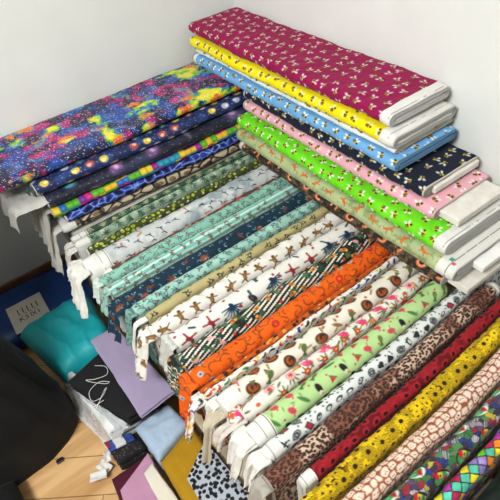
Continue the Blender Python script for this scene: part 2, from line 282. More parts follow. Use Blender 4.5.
def p_leopard(u, v):
    p = Pt(u, v, (46, 30, 28)); f1, f2, i, a, b = vor(u * 102 + .6 * fbm(u * 90, v * 90, 3), v * 102, 9); n = fbm(u * 14, v * 14, 7); w = sst(.40, .62, n)[..., None]
    col = np.array((212, 184, 160.)) * (1 - w) + np.array((128, 80, 62.)) * w; e = sst(.36, .50, f1)[..., None]; p.c = p.c * (1 - e) + col * e; p.mix((1 - sst(.12, .2, f1)) * .8, (126, 72, 50)); return p.c
def p_snow(u, v):
    p = Pt(u, v, (190, 196, 204)); f1, f2, i, a, b = vor(u * 70 + .6 * fbm(u * 50, v * 50, 3), v * 70 + .6 * fbm(u * 50, v * 50, 13), 19); p.mix(1 - sst(.34, .46, f1), (24, 24, 28)); p.mix((f1 > .5) * .25, (140, 150, 162)); return p.c
def p_poppy(u, v):
    p = Pt(u, v, (150, 22, 34)); p.mix(sst(.45, .65, fbm(u * 34, v * 34, 3)) * .8, (84, 10, 18)); x, y, r = p.scat(.030, .026, 15, .3); p.ell(x, y, 0, 0, .012, .010, (192, 34, 46)); p.ell(x, y, 0, 0, .0060, .0050, (32, 14, 18)); p.arc(x, y, 0, 0, .009, .0009, 0, 6.3, (120, 14, 26)); return p.c
def p_sun(u, v):
    p = Pt(u, v, (150, 104, 6)); p.mix(sst(.52, .6, fbm(u * 60, v * 60, 3)), (60, 42, 14))
    for cu, sd, of, R in ((.021, 5, 0., .0125), (.024, 35, .5, .0135), (.033, 65, .27, .0185)):
        x, y, r = p.scat(cu, cu * .92, sd, .4, off=of); d = np.hypot(x, y); an = np.arctan2(y, x); pet = R * (.70 + .30 * np.abs(np.cos(an * 3 + r * 6)))
        g = .84 + .14 * np.cos(an * 12) + .5 * (r - .5); a = 1 - sst(-.0008, .0008, d - pet); col = np.array((252, 210, 16.)) * np.clip(g, .65, 1.04)[..., None]
        a = a * (r < (.7 if cu > .03 else .86))
        p.c = p.c * (1 - a[..., None]) + col * a[..., None]; p.mix((1 - sst(-.0008, .0008, d - R * (.20 if cu < .03 else .28))) * a, (44, 28, 16))
    return p.c
def p_teeth(u, v):
    p = Pt(u, v, (240, 218, 198)); B = .021; row = np.floor(v / B + 1.1 * fbm(u * 22, v * 30, 3)); uu = u / (B * 1.05) + hsh(row, row * 0, 4) + 1.1 * fbm(u * 30, v * 40, 5); col = np.floor(uu); i = hsh(col, row, 6)
    fu = uu - col; fv = v / B + 1.1 * fbm(u * 22, v * 30, 3) - row; cx = (fu - .5) / .46; cy = (fv - .5) / .48; d = (np.abs(cx) ** 3.2 + np.abs(cy) ** 3.2) ** (1 / 3.2)
    p.mix(sst(.86, 1.0, d), (132, 60, 36)); p.mix(sst(.6, 1., d) * .3, (196, 130, 100)); sp = (np.abs(cy - .15 * np.sin(cx * 3)) < .07) * (i < .35); p.mix(sp * .8, (140, 68, 44))
    face = (i > .5) * 1.
    for q in (-.3, .25): p.mix((np.hypot(cx - q, cy - .2) < .16) * face, (56, 34, 30))
    p.mix((np.hypot(cx, cy + .25) < .13) * face, (120, 60, 50)); return p.c
def p_parrot(u, v):
    f1, f2, i, a, b = vor(u * 85 + 1.1 * fbm(u * 60, v * 60, 8), v * 85 + 1.1 * fbm(u * 60, v * 60, 18), 39); pal = np.array([(76, 64, 92), (60, 116, 60), (150, 44, 60), (44, 60, 126), (96, 74, 104), (190, 170, 60), (84, 130, 80), (60, 50, 70), (150, 140, 150), (54, 60, 70)], float)
    p = Pt(u, v, (0, 0, 0)); p.c = pal[(i * 9.99).astype(int)]; st = np.floor((u + v) / .0032) % 2; p.mix(st * (i > .82) * .7, (226, 220, 220)); p.mix((1 - sst(.03, .1, f2 - f1)) * .7, (40, 36, 44))
    x, y, r = p.scat(.060, .052, 45, .12, rot=.4, spread=.8); m = sel(r, 0, .8)
    p.ell(x, y, 0, 0, .0195, .0165, (30, 30, 36), m=m); p.ell(x, y, .003, .003, .017, .0135, (228, 228, 218), m=m); p.ell(x, y, -.001, .001, .0155, .0125, (70, 150, 84), m=m); p.ell(x, y, .009, .004, .0042, .009, (190, 30, 50), -.4, m=m)
    p.poly(x, y, [(-.014, -.012), (-.006, -.014), (-.004, -.002), (-.012, .0)], (200, 34, 48), m=m); p.poly(x, y, [(-.006, -.014), (.003, -.012), (.003, -.001), (-.005, -.002)], (240, 206, 40), m=m); p.poly(x, y, [(.003, -.012), (.011, -.009), (.008, .0), (.002, -.001)], (50, 150, 80), m=m); p.ell(x, y, -.004, .007, .006, .004, (90, 190, 130), m=m); p.ell(x, y, -.002, -.006, .002, .003, (60, 40, 90), m=m); return p.c
def p_diamond(u, v):
    w = .027; A = u / w + v / w * .85; B = u / w - v / w * .85; ia = np.floor(A); ib = np.floor(B); i = hsh(ia, ib, 8); fa = A - ia; fb = B - ib
    pal = np.array([(110, 200, 40), (240, 220, 40), (190, 60, 170), (90, 200, 170), (70, 90, 190), (200, 40, 90), (230, 130, 40), (150, 130, 190)], float); p = Pt(u, v, (0, 0, 0)); p.c = pal[(i * 7.99).astype(int)]; p.mottle(60, .5)
    e = np.minimum(np.minimum(fa, 1 - fa), np.minimum(fb, 1 - fb)); p.mix(1 - sst(.03, .09, e), (34, 24, 40)); return p.c

# ------------------------------------------------------------------ materials (all node based)
def nodes(m):
    m.use_nodes = True; nt = m.node_tree; return nt, nt.nodes, nt.links, nt.nodes['Principled BSDF']
def cloth_mat(name, rough=.85, sheen=.03, scale=900, bump=.12, spec=.25):
    m = bpy.data.materials.new(name); nt, N, L, b = nodes(m)
    at = N.new('ShaderNodeAttribute'); at.attribute_name = 'print'
    tc = N.new('ShaderNodeTexCoord'); nz = N.new('ShaderNodeTexNoise'); nz.inputs['Scale'].default_value = scale; nz.inputs['Detail'].default_value = 2
    L.new(tc.outputs['Object'], nz.inputs['Vector'])
    hs = N.new('ShaderNodeMixRGB'); hs.blend_type = 'MULTIPLY'; hs.inputs[0].default_value = .25
    L.new(at.outputs['Color'], hs.inputs[1]); L.new(nz.outputs['Fac'], hs.inputs[2])
    L.new(hs.outputs[0], b.inputs['Base Color'])
    bp = N.new('ShaderNodeBump'); bp.inputs['Strength'].default_value = bump; bp.inputs['Distance'].default_value = .001
    L.new(nz.outputs['Fac'], bp.inputs['Height']); L.new(bp.outputs[0], b.inputs['Normal'])
    b.inputs['Roughness'].default_value = rough; b.inputs['Specular IOR Level'].default_value = spec
    b.inputs['Sheen Weight'].default_value = sheen
    return m
M_COT = cloth_mat('printed_cotton'); M_SAT = cloth_mat('smooth_printed_cotton', .55, .05, 900, .08, .4)
M_BLK = cloth_mat('black_woven_cloth', .8, .04, 500, .25, .2)
def noise_mat(name, c1, c2, scale=8, rough=.8, bump=.1, detail=4, stretch=None):
    m = bpy.data.materials.new(name); nt, N, L, b = nodes(m)
    tc = N.new('ShaderNodeTexCoord'); mp = N.new('ShaderNodeMapping'); nz = N.new('ShaderNodeTexNoise'); rp = N.new('ShaderNodeValToRGB')
    if stretch: mp.inputs['Scale'].default_value = stretch
    nz.inputs['Scale'].default_value = scale; nz.inputs['Detail'].default_value = detail
    L.new(tc.outputs['Object'], mp.inputs[0]); L.new(mp.outputs[0], nz.inputs['Vector']); L.new(nz.outputs['Fac'], rp.inputs[0]); L.new(rp.outputs[0], b.inputs['Base Color'])
    rp.color_ramp.elements[0].position = .35; rp.color_ramp.elements[1].position = .65
    rp.color_ramp.elements[0].color = (*lin(c1), 1); rp.color_ramp.elements[1].color = (*lin(c2), 1)
    bp = N.new('ShaderNodeBump'); bp.inputs['Strength'].default_value = bump; bp.inputs['Distance'].default_value = .002
    L.new(nz.outputs['Fac'], bp.inputs['Height']); L.new(bp.outputs[0], b.inputs['Normal']); b.inputs['Roughness'].default_value = rough
    return m
M_WALL = noise_mat('painted_plaster', (212, 213, 209), (217, 218, 214), 5, .9, .05)
M_WALLL = noise_mat('painted_plaster_warm', (212, 213, 209), (217, 218, 214), 5, .9, .05)
M_BASE = noise_mat('brown_painted_wood', (104, 68, 52), (124, 84, 64), 12, .6, .1, stretch=(1, 12, 12))
M_CARD = noise_mat('grey_board', (206, 202, 192), (220, 216, 208), 30, .85, .1)
M_KRAFT = noise_mat('kraft_card', (168, 150, 122), (184, 166, 138), 30, .85, .1)
M_PAPER = noise_mat('white_paper', (226, 225, 221), (234, 233, 230), 30, .7, .05)
M_INK = noise_mat('black_ink', (36, 36, 40), (46, 46, 50), 30, .7, .0)
M_BLUE = noise_mat('dark_blue_plastic', (10, 46, 104), (16, 60, 126), 9, .38, .15)
M_RED = noise_mat('printed_red', (176, 60, 70), (186, 70, 78), 30, .7, 0); M_TEALI = noise_mat('printed_teal', (60, 150, 140), (70, 160, 150), 30, .7, 0)
M_THREAD = noise_mat('white_thread', (220, 218, 214), (230, 228, 224), 30, .8, 0)
M_LABTX = M_INK
def wood_mat():
    m = bpy.data.materials.new('pale_wood_planks'); nt, N, L, b = nodes(m)
    tc = N.new('ShaderNodeTexCoord'); mp = N.new('ShaderNodeMapping'); mp.inputs['Rotation'].default_value = (0, 0, .6); mp.inputs['Scale'].default_value = (1.4, 9, 1)
    nz = N.new('ShaderNodeTexNoise'); nz.inputs['Scale'].default_value = 2.2; nz.inputs['Detail'].default_value = 6; nz.inputs['Distortion'].default_value = .9
    rp = N.new('ShaderNodeValToRGB'); e = rp.color_ramp.elements; e[0].position = .3; e[1].position = .7; e[0].color = (*lin((176, 130, 78)), 1); e[1].color = (*lin((214, 174, 122)), 1)
    br = N.new('ShaderNodeTexBrick'); br.inputs['Scale'].default_value = 1; br.inputs['Brick Width'].default_value = 1.1; br.inputs['Row Height'].default_value = .13; br.inputs['Mortar Size'].default_value = .0016
    br.inputs['Color1'].default_value = (1, 1, 1, 1); br.inputs['Color2'].default_value = (.88, .86, .84, 1); br.inputs['Mortar'].default_value = (.3, .22, .15, 1)
    mp2 = N.new('ShaderNodeMapping'); mp2.inputs['Rotation'].default_value = (0, 0, .6)
    mx = N.new('ShaderNodeMixRGB'); mx.blend_type = 'MULTIPLY'; mx.inputs[0].default_value = 1
    L.new(tc.outputs['Object'], mp.inputs[0]); L.new(mp.outputs[0], nz.inputs['Vector']); L.new(nz.outputs['Fac'], rp.inputs[0])
    L.new(tc.outputs['Object'], mp2.inputs[0]); L.new(mp2.outputs[0], br.inputs['Vector']); L.new(rp.outputs[0], mx.inputs[1]); L.new(br.outputs['Color'], mx.inputs[2]); L.new(mx.outputs[0], b.inputs['Base Color'])
    b.inputs['Roughness'].default_value = .5
    return m
M_WOOD = wood_mat()
def film_mat():
    m = bpy.data.materials.new('clear_plastic_film'); nt, N, L, b = nodes(m)
    b.inputs['Base Color'].default_value = (*lin((226, 230, 234)), 1); b.inputs['Roughness'].default_value = .18; b.inputs['Specular IOR Level'].default_value = .6
    nz = N.new('ShaderNodeTexNoise'); nz.inputs['Scale'].default_value = 30; rp = N.new('ShaderNodeMapRange'); rp.inputs[3].default_value = .1; rp.inputs[4].default_value = .6
    tc = N.new('ShaderNodeTexCoord'); L.new(tc.outputs['Object'], nz.inputs['Vector']); L.new(nz.outputs['Fac'], rp.inputs[0]); L.new(rp.outputs[0], b.inputs['Alpha'])
    return m
M_FILM = film_mat()

# ------------------------------------------------------------------ object helpers
def tag(o, label, cat, group=None):
    o['label'] = label; o['category'] = cat
    if group: o['group'] = group
    return o
def thing(name, loc, label, cat, group=None):
    o = bpy.data.objects.new(name, None); o.empty_display_size = .05; C.objects.link(o); o.location = loc
    return tag(o, label, cat, group)
def link(name, me, mat, parent=None, origin=(0, 0, 0), label=None):
    me.materials.append(mat); o = bpy.data.objects.new(name, me); C.objects.link(o)
    if parent: o.parent = parent
    else: o.location = origin
    if label: o['label'] = label
    return o
def mesh_np(name, V, F, col=None, smooth=True):
    me = bpy.data.meshes.new(name); V = np.ascontiguousarray(V, dtype=np.float32); F = np.asarray(F, dtype=np.int32)
    k = F.shape[1]; me.vertices.add(len(V)); me.vertices.foreach_set('co', V.ravel())
    me.loops.add(F.size); me.loops.foreach_set('vertex_index', F.ravel()); me.polygons.add(len(F))
    me.polygons.foreach_set('loop_start', np.arange(0, F.size, k, dtype=np.int32))
    try: me.polygons.foreach_set('loop_total', np.full(len(F), k, dtype=np.int32))
    except Exception: pass
    me.update(calc_edges=True)
    me.polygons.foreach_set('use_smooth', np.full(len(F), bool(smooth)))
    if col is not None:
        a = me.color_attributes.new('print', 'FLOAT_COLOR', 'POINT'); cc = np.ones((len(V), 4), dtype=np.float32); cc[:, :3] = lin(np.clip(col, 0, 255)) * .94
        a.data.foreach_set('color', cc.ravel())
    me.validate(); return me
def gridF(nu, ns, closed):
    i = np.arange(nu - 1)[:, None]; j = np.arange(ns if closed else ns - 1)[None]; j2 = (j + 1) % ns
    return np.stack([i * ns + j, (i + 1) * ns + j, (i + 1) * ns + j2, i * ns + j2], -1).reshape(-1, 4)
def boxes_mesh(name, bl, bev=0):
    V = []; F = []
    for (x0, y0, z0, x1, y1, z1) in bl:
        n = len(V); V += [(x, y, z) for z in (z0, z1) for y in (y0, y1) for x in (x0, x1)]
        F += [[n + a for a in q] for q in ((0, 2, 3, 1), (4, 5, 7, 6), (0, 1, 5, 4), (2, 6, 7, 3), (0, 4, 6, 2), (1, 3, 7, 5))]
    return mesh_np(name, V, F, None, False)
def bevel(o, w, seg=2):
    m = o.modifiers.new('bevel', 'BEVEL'); m.width = w; m.segments = seg; return o

def stadium(s, w, t):
    r = t / 2; l = w - t; q = math.pi * r / 2; a_ = np.abs(s); sg = np.where(s < 0, -1., 1.)
    ph = np.clip(a_ / r, 0, math.pi / 2); ph2 = np.clip((a_ - q - l) / r, 0, math.pi / 2)
    st = np.clip(a_ - q, 0, l)
    a = np.where(a_ <= q, l / 2 + r * np.cos(ph), np.where(a_ <= q + l, l / 2 - st, -l / 2 - r * np.sin(ph2)))
    b = np.where(a_ <= q, r * np.sin(ph), np.where(a_ <= q + l, r, r * np.cos(ph2))) * sg
    na = np.where(a_ <= q, np.cos(ph), np.where(a_ <= q + l, 0, -np.sin(ph2))); nb = np.where(a_ <= q, np.sin(ph), np.where(a_ <= q + l, 1, np.cos(ph2))) * sg
    return a, b, na, nb, 2 * l + math.pi * t
BN = [0]
def bolt(label, group, O, eu, ea, eb, L, w, t, pat, dense=(-.07, .09), sel0=0., sel1=0., selpat=None, cap=None, wr=.0021, mat=None, taper=(0, 0), cap1=None, name='fabric_bolt', twist=0., du=.0024):
    """one bolt of folded cloth: stadium section (w along ea, t along eb) swept along eu from O (centre of the section at its start)"""
    BN[0] += 1; BN0 = BN[0]; sd = BN0 * 13; mat = mat or M_COT
    O, eu, ea, eb = (np.array(x, float) for x in (O, eu, ea, eb)); S = stadium(np.zeros(1), w, t)[4]
    lo, hi = max(dense[0], -S / 2), min(dense[1], S / 2)
    s = [np.arange(lo, hi, .0024)]
    if lo > -S / 2: s.insert(0, np.linspace(-S / 2, lo, max(3, int((lo + S / 2) / .012)), endpoint=False))
    if hi < S / 2: s.append(np.linspace(hi, S / 2, max(3, int((S / 2 - hi) / .012)), endpoint=False))
    s = np.concatenate(s); base = O + eu * L / 2; base[2] = min(O[2] - (w / 2) * abs(ea[2]) - (t / 2) * abs(eb[2]), 9)
    root = thing(name, base, label, 'fabric bolt', group); flip = np.dot(np.cross(eu, ea), eb) < 0
    def surf(U, Sx, inset=0.):
        a, b, na, nb, _ = stadium(Sx, w, t)
        ramp = np.clip(np.minimum(U, L - U) / .03, .15, 1)
        d = wr * 1.6 * (fbm(U * 9, Sx * 5 + 3, sd, 3) - .5) * 2 + wr * (fbm(U * 38 + 30 * Sx * twist, Sx * 22, sd + 5, 3) - .5) * 2
        if twist: d = d + wr * twist * 1.3 * (np.abs(np.sin(U * 60 + Sx * 30 * np.sign(twist) + 4 * fbm(U * 7, Sx * 4, sd + 9))) - .6)
        e = np.clip(1 - np.minimum(U, L - U) / .012, 0, 1); d = d * ramp - .003 * e ** 2 - .0028
        tp = 1 - taper[0] * np.clip(1 - U / .12, 0, 1) ** 2 - taper[1] * np.clip(1 - (L - U) / .12, 0, 1) ** 2
        a0 = w / 2
        A = a + na * d; B = (b + nb * d) * tp
        A = -a0 + (A + a0) * (1 - (1 - tp) * .15)
        wob = (.0030 * np.sin(U * 6 + BN0 * .12) + .0010 * np.sin(U * 15 + BN0 * .3)) * np.clip((a + a0) / w, 0, 1)
        return O + eu * U[..., None] + ea * A[..., None] + eb * (B + wob * min(1., t / .04))[..., None]
    def piece(nm, u0, u1, pt, u_ref=None, m=None, lab=None):
        nu = max(3, int((u1 - u0) / du)); uu = np.linspace(u0, u1, nu); U, Sx = np.meshgrid(uu, s, indexing='ij')
        V = surf(U, Sx) - base; c = pt(U if u_ref is None else U - u_ref, Sx); F = gridF(nu, len(s), True)
        if flip: F = F[:, ::-1]
        return link(nm, mesh_np(nm, V.reshape(-1, 3), F, c.reshape(-1, 3)), m or mat, root, label=lab)
    selpat = selpat or selv()
    piece('printed_cloth', sel0, L - sel1, pat)
    if sel0: piece('selvedge', 0, sel0, selpat, sel0, M_COT, 'plain white selvedge')
    if sel1: piece('selvedge', L - sel1, L, selpat, L - sel1, M_COT, 'plain white selvedge')
    for side, cp in ((0, cap), (1, cap1 if cap1 is not None else cap)):
        capcol = np.array(cp if cp is not None else (222, 219, 211), float)
        st = .0026; K = int(t / 2 / st); ss = np.linspace(-S / 2, S / 2, 90, endpoint=False); rings = []; cols = []; u0 = 0. if side == 0 else L
        rng = np.random.RandomState(sd + side)
        for k in range(K + 1):
            ins = min(k * st, t / 2 - .0006); x = ss
            a, b, na, nb, _ = stadium(x, w, t); dd = -.0046 - ins + .0008 * np.sin(ss * 40 + k)
            ax = (.0045 if k % 2 else -.0035) * (1 if k else 0) + (rng.rand() - .5) * .006 * (k > 0) + .003 * (fbm(ss * 30, ss * 0 + k, sd) - .5) * (k > 0)
            out = -ax if side == 0 else ax; tp = 1 - taper[side]
            B = (b + nb * dd) * tp + (.0030 * math.sin(u0 * 6 + BN0 * .12) + .0010 * math.sin(u0 * 15 + BN0 * .3)) * np.clip((a + w / 2) / w, 0, 1) * min(1., t / .04); A = a + na * dd; A = -w / 2 + (A + w / 2) * (1 - (1 - tp) * .15)
            rings.append(O + eu * (u0 + out + ss * 0)[:, None] + ea * A[:, None] + eb * B[:, None] - base)
            cols.append(np.tile(capcol * (.94 + .1 * rng.rand()), (len(ss), 1)))
        V = np.concatenate(rings); F = gridF(K + 1, len(ss), True)
        if (side == 0) != flip: F = F[:, ::-1]
        link('rolled_end', mesh_np('rolled_end', V, F, np.concatenate(cols)), M_COT, root)
    return root
def sheet(nm, root, base, fn, nu, ns, pat, lu, ls, mat=None, thick=.0016, label=None, origin=None):
    """a cloth sheet from a function fn(p, q) -> xyz, p and q in 0..1, lu x ls metres"""
    P_, Q_ = np.meshgrid(np.linspace(0, 1, nu), np.linspace(0, 1, ns), indexing='ij'); V = fn(P_, Q_) - np.array(base)
    c = pat((P_ - .5) * lu, (Q_ - .5) * ls); o = link(nm, mesh_np(nm, V.reshape(-1, 3), gridF(nu, ns, False), c.reshape(-1, 3)), mat or M_COT, root, base, label)
    m = o.modifiers.new('thickness', 'SOLIDIFY'); m.thickness = thick; m.offset = 0; return o
def flap(root, x0, y, z, wid, drop, pat, out=.05, amp=.008, waves=2.5, dy=0., narrow=.06, nm='loose_end', seed=0, lab=None, up=.0, rag=.01, slope=.30):
    """the loose end of a bolt: leaves the bolt at (x0, y, z) toward -x, bends over and hangs down by drop"""
    base = np.array(root.location); drop = drop * .66; Lq = out + drop; r = min(out, drop) * .55
    def fn(P_, Q_):
        q = Q_ * Lq; a = out - r * .6; bend = r * math.pi / 2 * .8; rr = bend / (math.pi / 2)
        X = np.where(q < a, q, np.where(q < a + bend, a + rr * np.sin(np.clip((q - a) / rr, 0, 1.5708)), a + rr + slope * np.maximum(q - a - bend, 0))); Z = np.where(q < a, 0, np.where(q < a + bend, -rr + rr * np.cos(np.clip((q - a) / rr, 0, 1.5708)), -rr - (q - a - bend)))
        g = np.clip(q / (a + bend), 0, 1); w_ = wid * (1 - narrow * g * Q_)
        ph = (P_ - .5) * waves * 6.283 + seed + 1.5 * (vnoise(P_ * 2, Q_ * 3, seed) - .5)
        bow = -.004 * np.cos((P_ - .5) * math.pi * 2) * (1 - g)
        Z = Z + .012 * (fbm(P_ * 5, Q_ * 6, seed + 31) - .5) * np.minimum(1, q / .02) + bow - (2 * (P_ - .5)) ** 4 * .012 * (1 - g) + up * np.sin(np.clip(q / (a + bend), 0, 1) * 3.14)
        X = X + amp * .75 * (1.2 - 2 * np.abs(np.sin(ph / 2)) ** .7) * g + .012 * (fbm(P_ * 2.2, Q_ * 3.5, seed + 4, 3) - .5) * g 
        Yv = y + dy * Q_ + (P_ - .5) * w_ + .35 * amp * np.cos(ph * 1.3) * g
        Z = Z - .5 * rag * (fbm(P_ * 3, P_ * 0 + 2, seed + 9, 3) - .5) * Q_ * 2.5
        return np.stack([x0 - X, Yv, z + Z], -1)
    return sheet(nm, root, base, fn, max(14, int(wid / .003)), max(20, int(Lq / .0035)), pat, wid, Lq, label=lab)
# ------------------------------------------------------------------ the room
def structure(name, me, mat):
    o = link(name, me, mat); o['kind'] = 'structure'; return o
structure('floor', boxes_mesh('floor', [(-3.6, -3.6, -.1, .1, .1, 0)]), M_WOOD)
structure('wall_left', boxes_mesh('wall_left', [(-3.6, 0, 0, .1, .1, 2.7)]), M_WALLL)
structure('wall_right', boxes_mesh('wall_right', [(0, -3.6, 0, .1, 0, 2.7)]), M_WALL)
structure('ceiling', boxes_mesh('ceiling', [(-3.6, -3.6, 2.7, .1, .1, 2.8)]), M_WALL)
bevel(structure('baseboard_left', boxes_mesh('baseboard_left', [(-3.6, -.014, .0, 0, 0, .105)]), M_BASE), .004)
bevel(structure('baseboard_right', boxes_mesh('baseboard_right', [(-.014, -3.6, 0, 0, -.014, .105)]), M_BASE), .004)

# low board platform that carries the bolts
pl = thing('low_platform', (-.53, -.95, 0), 'low brown board platform under the rows of fabric bolts', 'platform')
o = link('board', boxes_mesh('board', [(-.528, -.85, .15, .51, .85, .168)]), M_KRAFT, pl); bevel(o, .003)
for px in (-.48, 0, .46): bevel(link('bearer', boxes_mesh('bearer', [(px - .04, -.88, 0, px + .04, .88, .149)]), M_KRAFT, pl), .004)
ZB = .169

# ------------------------------------------------------------------ flat bolts stacked along the left wall
X, Y, Z = np.eye(3); GA = 'flat bolts stacked along the left wall'
def wallbolt(label, zlo, zhi, yb, yf, xl, xr, pat, **k):
    t = zhi - zlo - .001
    return bolt(label, GA, (xl, (yb + yf) / 2, (zlo + zhi) / 2), X, -Y, Z, xr - xl, yb - yf, t, pat, **k)
for k in range(6):
    zl = ZB + k * .0515
    wallbolt(('plain cream bolt at the very bottom of the left wall stack', 'plain cream bolt second from the bottom of the left wall stack', 'plain cream bolt third from the bottom of the left wall stack', 'plain cream bolt fourth from the bottom of the left wall stack', 'plain cream bolt two below the snakeskin bolt', 'plain cream bolt directly below the snakeskin bolt')[k], zl, zl + .0515, -.04 - .006 * (k % 3), -.385, -1.072 + .006 * (k % 2), -.05, plain((222, 218, 208)), dense=(-.02, .02), du=.02)
wallbolt('beige and black snakeskin print bolt, just below the electric blue bolt', .479, .519, -.05, -.402, -1.095, -.05, big(p_snake, 1.3), sel0=.05, dense=(-.05, .06))
wallbolt('electric blue and black lightning print bolt between toy brick and snakeskin bolts', .519, .559, -.05, -.405, -1.065, -.05, big(p_bolt, 1.2), dense=(-.05, .06))
wallbolt('multicoloured toy brick print bolt below the dark nebula bolt', .559, .602, -.05, -.407, -1.10, -.05, big(p_brick, 1.7), dense=(-.05, .06), cap=(196, 190, 186))
wallbolt('near black nebula print bolt with purple galaxies and a white end', .602, .652, -.04, -.406, -1.10, -.05, big(p_nebula, 1.7), dense=(-.06, .08), mat=M_SAT)
wallbolt('navy planet print bolt directly under the rainbow galaxy bolt', .652, .698, -.03, -.382, -1.115, -.05, big(p_planet, 1.35), dense=(-.05, .07), mat=M_SAT)
gal = wallbolt('rainbow galaxy print bolt lying on top of the left wall stack', .700, .749, -.012, -.352, -1.225, -.05, p_galaxy, dense=(-.06, .42), mat=M_SAT, wr=.0022)

# ------------------------------------------------------------------ flat bolts stacked along the right wall
GB = 'flat bolts stacked along the right wall'
def sidebolt(label, zlo, zhi, xf, y0, y1, pat, xb=-.012, **k):
    t = zhi - zlo - .001
    return bolt(label, GB, ((xf + xb) / 2, y0, (zlo + zhi) / 2), -Y, -X, Z, y0 - y1, xb - xf, t, pat, **k)
def core(root, x0, x1, y0, y1, z0, z1, mat, nm='cardboard_core', lab=None):
    b = root.location; o = link(nm, boxes_mesh(nm, [(x0 - b[0], y1 - b[1], z0 - b[2], x1 - b[0], y0 - b[1], z1 - b[2])]), mat, root, label=lab); return bevel(o, .004, 3)
def p_sleeve(u, v):
    p = Pt(u, v, (232, 230, 222)); p.mix((np.abs(u - .030) < .0014) * (v > -.02) * (np.abs(np.sin(v * 60)) > .15) * .9, (70, 70, 70))
    p.mix((np.abs(u - .023) < .006) * (np.abs(v - .055) < .007), (84, 160, 140)); p.mix((np.abs(u - .037) < .006) * (np.abs(v - .045) < .007), (200, 110, 104)); return p.c
r_dark = sidebolt('dark brown floral bolt with orange curled foxes, bottom of right wall stack', .487, .534, -.325, -.412, -1.43, big(p_darkfox, 1.25), sel0=.022, dense=(-.06, .06), cap=(214, 212, 206))
core(r_dark, -.290, -.05, -1.41, -1.50, .497, .521, M_CARD, lab='pale grey board end')
r_sage = sidebolt('sage green bolt with orange foxes and a white paper wrapped end', .534, .594, -.332, -.412, -1.462, big(p_fox, 1.3), sel1=.052, dense=(-.07, .30), selpat=p_sleeve, cap=(226, 224, 218))
core(r_sage, -.24, -.05, -1.44, -1.500, .552, .574, M_PAPER, 'paper_core')
r_lime = sidebolt('lime green bee print bolt with layered white end', .594, .650, -.318, -.412, -1.418, bees((112, 222, 26), (236, 200, 40), (240, 245, 235)), sel1=.038, dense=(-.07, .30), twist=.8, cap=(232, 230, 224))
r_pink = sidebolt('pale pink bee print bolt with grey cardboard sticking out', .650, .696, -.276, -.405, -1.332, bees((238, 176, 188), (226, 170, 60), (250, 240, 240)), dense=(-.06, .32), sel0=.012, cap=(230, 190, 196))
core(r_pink, -.245, -.04, -1.31, -1.400, .661, .685, M_CARD, lab='pale grey cardboard end')
r_navy = sidebolt('navy bee print bolt between the blue and pink bolts', .696, .741, -.268, -.405, -1.282, bees((22, 28, 48), (214, 190, 90), (232, 234, 224)), dense=(-.06, .32), sel0=.012, cap=(206, 198, 182))
core(r_navy, -.225, -.03, -1.262, -1.297, .707, .730, M_CARD, lab='pale card edge')
r_blue = sidebolt('sky blue bee print bolt with white rolled left end', .751, .799, -.290, -.075, -1.195, bees((112, 172, 224), (226, 186, 60), (240, 244, 248)), dense=(-.06, .32), sel0=.03, cap=(120, 170, 214))
r_white = sidebolt('thin white bee print bolt under the yellow bolt', .800, .820, -.272, -.075, -1.175, bees((222, 232, 234), (216, 180, 70), (244, 246, 246)), dense=(-.04, .05), cap=(186, 170, 146), sel0=.01)
r_yel = sidebolt('bright yellow bee print bolt under the magenta bolt', .820, .868, -.288, -.060, -1.175, bees((246, 228, 4), (226, 180, 30), (240, 240, 220)), dense=(-.06, .10), sel0=.018, sel1=.045, cap=(232, 230, 224))
r_mag = sidebolt('magenta bee print bolt lying on top of the right wall stack', .868, .916, -.272, -.052, -1.145, bees((148, 8, 74), (220, 190, 110), (232, 206, 216), (60, 24, 30)), dense=(-.06, .36), sel1=.035, cap=(234, 230, 228), wr=.003)

# ------------------------------------------------------------------ bolts standing on edge in a row
GR = 'bolts standing on edge in the row'
def row(label, y0, y1, xl, zt, pat, xr=-.05, **k):
    t = abs(y1 - y0) - .0012
    ya = min(.034, .014 + .03 * max(0, -.45 - y0)); e = np.array((math.cos(ya), math.sin(ya), 0)); n = np.array((math.sin(ya), -math.cos(ya), 0))
    return bolt(label, GR, (xl, (y0 + y1) / 2 - .003, (zt + ZB) / 2), e, Z, n, xr - xl, zt - ZB, t - .001, pat, **k)
rows = {}
def R(key, *a, **k): rows[key] = row(*a, **k)
R('leaf', 'dark green palm leaf print bolt beside the snakeskin bolt', -0.402, -0.434, -1.085, .484, big(leaves((58, 84, 66), ((96, 140, 112), (36, 60, 52), (170, 170, 130))), 1.5), sel0=.06)
R('pale', 'pale green leaf print bolt between dark leaf and citrus bolts', -0.434, -0.472, -1.085, .480, big(leaves((150, 172, 150), ((70, 110, 84), (206, 214, 196), (60, 90, 70)), seed=15), 1.5), sel0=.05)
R('dots', 'olive bolt with yellow green citrus dots, beside the pale crane bolt', -0.472, -0.514, -1.06, .466, big(p_dots, 1.1))
R('crane', 'thick pale grey bolt with flying cranes and white hanging end', -0.516, -0.622, -1.10, .476, big(p_crane, 1.4), sel0=.085, dense=(-.11, .12), twist=.5, wr=.0025)
R('rust', 'thin rusty brown animal print bolt beside the crane bolt', -0.623, -0.652, -1.06, .455, big(p_rust, 1.3), sel0=.03)
R('mint', 'mint green bolt with small grey animals', -0.652, -0.706, -1.085, .476, big(critters((140, 196, 178), (((76, 96, 92), (200, 160, 150)), ((104, 130, 122), (220, 226, 214))), .024), 1.5), cap=(206, 216, 206))
R('mintstripe', 'mint and white striped bolt beside the dark teal bolt', -0.706, -0.760, -1.08, .474, big(critters((118, 196, 178), (((92, 84, 74), (150, 140, 120)), ((110, 90, 80), (180, 170, 150))), .03, (.014, (226, 234, 226)), 9, .0045), 1.5), cap=(214, 220, 212))
